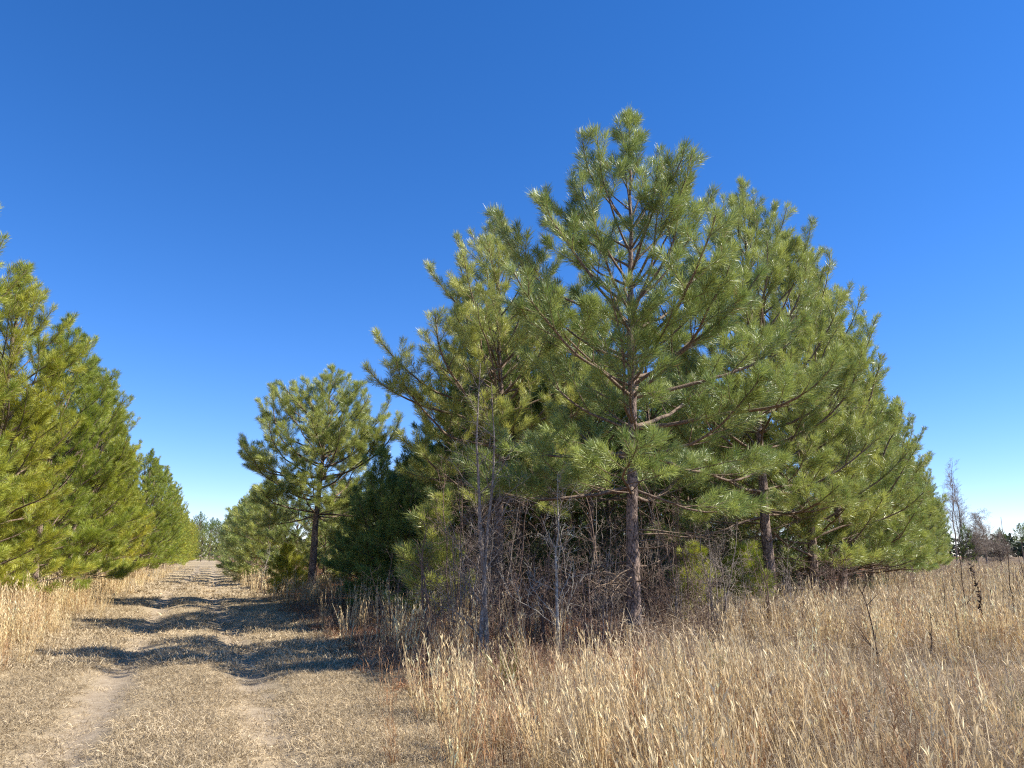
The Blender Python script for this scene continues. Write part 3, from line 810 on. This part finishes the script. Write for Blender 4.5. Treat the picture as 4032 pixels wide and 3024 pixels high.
def clump_arch(seed, n, h, w, c0, c1, rad=0.12):
    """fine pale arching grass"""
    rng = np.random.RandomState(seed); c0, c1 = np.array(c0), np.array(c1)
    az = rng.normal(rng.uniform(0, 6.28), 1.4, n); o = np.stack([np.cos(az), np.sin(az), 0 * az], -1)
    b = np.stack([rng.randn(n) * rad, rng.randn(n) * rad, np.full(n, -0.03)], -1)
    L = h * rng.uniform(0.6, 1.15, n); s = rng.uniform(0.3, 1.0, n)
    t = np.linspace(0, 1, 6)
    P = b[:, None, :] + UP * (L[:, None] * (t[None] * (1 - 0.45 * s[:, None] * t[None] ** 1.5)))[:, :, None] + o[:, None, :] * (L[:, None] * s[:, None] * 0.75 * t[None] ** 2)[:, :, None]
    W = (1 - 0.75 * t)[None] * np.full((n, 1), w * 0.5)
    a = rng.rand(n)[:, None]
    return ribbons(P, W, unit(np.cross(o, UP) + 0.3 * rng.randn(n, 3)), (1 - a) * c0 + a * c1)

def scatter(protos, X, Y, sc, rng, tint=0.18, tilt=0.05, lean=(0, 0)):
    parts = []
    n = len(X); which = rng.randint(0, len(protos), n); Z = hgt(X, Y)
    rz = rng.uniform(0, 6.28, n)
    tx = lean[0] + rng.randn(n) * tilt; ty = lean[1] + rng.randn(n) * tilt
    tn = (1 + tint * rng.randn(n)) * (1 + 0.13 * wav(X, Y, 0.55, 91) + 0.08 * wav(X, Y, 2.3, 92))
    for k, (V, F, C) in enumerate(protos):
        m = np.where(which == k)[0]
        if not len(m): continue
        c, s = np.cos(rz[m])[:, None], np.sin(rz[m])[:, None]
        vx = (V[None, :, 0] * c - V[None, :, 1] * s) * sc[m][:, None]
        vy = (V[None, :, 0] * s + V[None, :, 1] * c) * sc[m][:, None]
        vz = V[None, :, 2] * sc[m][:, None]
        vx = vx + tx[m][:, None] * vz; vy = vy + ty[m][:, None] * vz
        W = np.stack([vx + X[m][:, None], vy + Y[m][:, None], vz + Z[m][:, None]], -1).reshape(-1, 3)
        FF = (F[None] + (np.arange(len(m)) * len(V))[:, None, None]).reshape(-1, 4)
        CC = (C[None] * np.clip(tn[m], 0.45, 1.6)[:, None, None]).reshape(-1, 3)
        parts.append((W, FF, CC))
    return join(parts)

def spots(rng, n, y0, y1, dens, fr=0.76, a=1.0):
    """random ground spots in view, thinned by dens(x, y) in 0..1; area density falls with y**-(a+1)"""
    u = rng.rand(n)
    y = y0 * (y1 / y0) ** u if a == 1.0 else (y0 ** (1 - a) + u * (y1 ** (1 - a) - y0 ** (1 - a))) ** (1 / (1 - a))
    x = rng.uniform(-1, 1, n) * (fr * y + 1.8)
    k = rng.rand(n) < dens(x, y)
    return x[k], y[k]

def stuff(name, label, parts, mat):
    V, F, C = join(parts)
    o = link(name, mesh_from(name, V, F, np.clip(C, 0.01, 0.9)), mat)
    return tag(o, label, "grass", None, "stuff")

G = np.random.RandomState(5)
ST0, ST1 = (0.31, 0.23, 0.13), (0.62, 0.50, 0.32)
# mown dead grass on the track and its verges
def d_mown(x, y):
    d = road_d(x, y); rut, gr, fi = zone(x, y)
    base = sstep(-4.6, -2.4, d) * (1 - sstep(2.6, 4.2, d))
    return base * (1 - 0.93 * np.clip(rut * 1.35 - 0.3 * (wav(x, y, 1.3, 21) > 0.3), 0, 1)) * (0.72 + 0.28 * (wav(x, y, 1.0, 22) > -0.2))
near = [clump_short(401 + i, 58, 0.18, 0.0042, 0.03, 0.10, ST0, ST1, 0.88) for i in range(6)]
mid = [clump_short(411 + i, 36, 0.30, 0.012, 0.04, 0.13, ST0, ST1, 0.85) for i in range(5)]
far = [clump_short(421 + i, 26, 0.6, 0.035, 0.06, 0.16, ST0, ST1, 0.85) for i in range(4)]
ps = []
x, y = spots(G, 22000, 4.5, 13, d_mown); ps.append(scatter(near, x, y, G.uniform(0.75, 1.25, len(x)), G))
x, y = spots(G, 15000, 12, 34, d_mown); ps.append(scatter(mid, x, y, G.uniform(0.75, 1.25, len(x)), G))
x, y = spots(G, 9000, 32, 130, d_mown); ps.append(scatter(far, x, y, G.uniform(0.75, 1.25, len(x)), G))
stuff("mown_grass", "short matted dead grass covering the track", ps, M_GRASS)

# tall golden bluestem, shorter towards the mown track
def hs_(x, y):
    d = road_d(x, y)
    return np.where(d < 0, 0.55 + 0.55 * sstep(-2.2, -3.7, d), 1.0)
def d_tall(x, y):
    d = road_d(x, y); e = field_e(x, y); p = wav(x, y, 1.1, 31)
    left = sstep(-2.1, -3.0, d + 0.3 * p) * sstep(-8.5, -6.0, d) * sstep(-0.75, 0.1, p + 0.5)
    front = sstep(1.6, 3.8, d + 0.4 * p) * (1 - sstep(8.6, 10.6, y + 0.9 * p)) * (0.22 + 0.78 * sstep(-0.2, 0.45, p + 0.5 * wav(x, y, 2.6, 35))) * (1 - 0.72 * sstep(0.24, 0.56, x / y + 0.1 * p))
    verge = sstep(2.3, 2.9, d + 0.3 * p) * (1 - sstep(4.6, 5.8, d)) * (0.12 + 0.88 * sstep(23, 27, y)) * (0.5 + 0.5 * sstep(-0.3, 0.2, p))
    fld = sstep(0.5, 2.0, e) * sstep(10.0, 12, y) * sstep(-0.3, 0.3, wav(x, y, 0.45, 33)) * 0.8
    return np.clip(left + front + verge + fld, 0, 1)
near = [clump_tall(501 + i, 15, 1.0, 0.0072, 0.075, 1, 6) for i in range(6)] + [clump_tall(507 + i, 14, 0.8, 0.0055, 0.12, 1, 7, pal=1) for i in range(3)]
mid = [clump_tall(511 + i, 13, 1.0, 0.0095, 0.15, 2, 7, 7) for i in range(5)] + [clump_tall(517, 12, 0.9, 0.009, 0.14, 2, 6, 7, 1)]
far = [clump_tall(521 + i, 11, 1.0, 0.028, 0.35, 5, 3, 4) for i in range(4)]
ps = []
x, y = spots(G, 3600, 3.6, 11.6, d_tall, a=0.6); ps.append(scatter(near, x, y, hs_(x, y) * G.uniform(0.6, 1.0, len(x)) * (1.06 - 0.055 * np.clip(y - 4.5, 0, 7)), G, 0.16, 0.10, (-0.08, 0)))
x, y = spots(G, 5200, 11, 34, d_tall); ps.append(scatter(mid, x, y, hs_(x, y) * G.uniform(0.6, 1.05, len(x)), G, 0.14, 0.07))
x, y = spots(G, 4200, 33, 130, d_tall); ps.append(scatter(far, x, y, hs_(x, y) * G.uniform(0.7, 1.05, len(x)), G, 0.12, 0.05))
stuff("tall_grass", "tall golden dead bluestem grass beside the track and in front", ps, M_GRASS)

# brown field weeds
W0, W1 = (0.20, 0.135, 0.08), (0.62, 0.49, 0.32)
def d_weed(x, y):
    d = road_d(x, y); e = field_e(x, y); p = wav(x, y, 0.8, 41)
    f = sstep(2.2, 3.2, d) * np.maximum(sstep(-0.6, 0.8, e + 0.5 * p), 0.36 * (1 - sstep(10.5, 12.0, y)))
    return f * (0.55 + 0.45 * sstep(-0.4, 0.2, p))
near = [clump_weed(601 + i, 9, 0.72, 0.0045, 0.16, W0, W1) for i in range(4)] + [clump_arch(607 + i, 30, 0.75, 0.0045, (0.36, 0.27, 0.16), (0.66, 0.53, 0.34)) for i in range(3)]
mid = [clump_weed(611 + i, 9, 0.80, 0.0085, 0.26, W0, W1) for i in range(4)] + [clump_arch(617 + i, 34, 0.8, 0.008, (0.35, 0.26, 0.16), (0.60, 0.47, 0.31), 0.2) for i in range(2)]
far = [clump_weed(621 + i, 10, 0.9, 0.026, 0.6, W0, W1) for i in range(3)] + [clump_tall(627 + i, 14, 0.9, 0.024, 0.6, 5, 3, 4, 2) for i in range(2)]
ps = []
x, y = spots(G, 3800, 4.0, 12.5, d_weed, a=0.7); ps.append(scatter(near, x, y, G.uniform(0.5, 0.95, len(x)) * (1 - 0.35 * sstep(1, -1, field_e(x, y) - 1)), G, 0.2, 0.08))
x, y = spots(G, 7000, 11.5, 34, d_weed); ps.append(scatter(mid, x, y, G.uniform(0.6, 1.1, len(x)), G, 0.2, 0.08))
x, y = spots(G, 6500, 33, 240, d_weed); ps.append(scatter(far, x, y, G.uniform(0.7, 1.1, len(x)), G, 0.18, 0.06))
stuff("field_weeds", "tangled brown weeds and pale arching grass of the field", ps, M_GRASS)

# short rusty litter, brush and grass on the grove floor
def d_floor(x, y):
    d = road_d(x, y); e = field_e(x, y)
    return sstep(2.3, 3.4, d) * sstep(-2.5, 0.5, -e + 1.0) * sstep(8.6, 10.8, y)
D0, D1 = (0.15, 0.06, 0.028), (0.42, 0.21, 0.10)
lit = [clump_short(701 + i, 40, 0.28, 0.009, 0.08, 0.24, D0, D1, 0.9) for i in range(4)]
br = [clump_weed(711 + i, 8, 0.5, 0.007, 0.22, (0.17, 0.10, 0.065), (0.36, 0.24, 0.16)) for i in range(4)]
ps = []
x, y = spots(G, 9000, 9, 26, d_floor, 0.62); ps.append(scatter(lit, x, y, G.uniform(0.7, 1.2, len(x)), G))
x, y = spots(G, 3600, 9, 40, d_floor, 0.62); ps.append(scatter(br, x, y, G.uniform(0.4, 0.9, len(x)) * (1 + 0.6 * sstep(20, 30, y)), G))
stuff("pine_straw", "rusty pine straw and low dead brush under the grove pines", ps, M_GRASS)

# a few green weeds in the foreground
def green(seed):
    rng = np.random.RandomState(seed); n = 70
    b = np.stack([rng.randn(n) * 0.04, rng.randn(n) * 0.04, np.full(n, -0.02)], -1)
    d = unit(np.stack([rng.randn(n) * 0.25, rng.randn(n) * 0.25, np.ones(n)], -1)); L = rng.uniform(0.25, 0.62, n)
    b = b + d * (L * rng.rand(n) * 0.6)[:, None]; d2 = unit(d + rng.randn(n, 3) * 0.3)
    P = np.stack([b, b + d2 * (L * 0.3)[:, None], b + d2 * (L * 0.55)[:, None]], 1)
    a = rng.rand(n)[:, None]
    return mesh_from("green_weed", *ribbons(P, np.array([1, 0.9, 0.2])[None] * np.full((n, 1), 0.0035), unit(np.cross(d, rng.randn(n, 3))), (1 - a) * np.array([0.13, 0.15, 0.03]) + a * np.array([0.30, 0.30, 0.07])))
for i, (x, y, lb) in enumerate([(-0.02, 9.6, "green weed tuft in the golden grass below the twin grey saplings"),
                                (4.25, 6.9, "green weed tuft in the brown weeds at the lower right"),
                                (2.45, 9.6, "green weed tuft in the golden grass below the tallest pine trunk")]):
    o = link("green_weed", green(801 + i), M_GRASS)
    o.location = (x, y, float(hgt(x, y))); tag(o, lb, "weed")

# ------------------------------------------------------------------ wooded skyline at the horizon
def woods():
    rng = np.random.RandomState(9); parts = []
    for k in range(420):
        a = R(rng.uniform(-50, 60)); r = rng.uniform(520, 640)
        cx, cy, h = r * math.sin(a), r * math.cos(a), rng.uniform(8, 15)
        n = 60
        p = np.stack([cx + rng.randn(n) * 3.2, cy + rng.randn(n) * 3.2, h * rng.uniform(0.1, 1.0, n)], -1)
        d = unit(rng.randn(n, 3)); s = unit(np.cross(d, rng.randn(n, 3)))
        c = np.array([0.05, 0.07, 0.035]) * rng.uniform(0.6, 1.3, (n, 1))
        parts.append(ribbons(np.stack([p - d * 1.1, p, p + d * 1.1], 1), np.array([0.3, 1.0, 0.3])[None] * np.ones((n, 1)), s, c))
    V, F, C = join(parts)
    o = link("far_woods", mesh_from("far_woods", V, F, C), M_FAR)
    tag(o, "low dark line of woods on the horizon", "woods", None, "stuff")
woods()
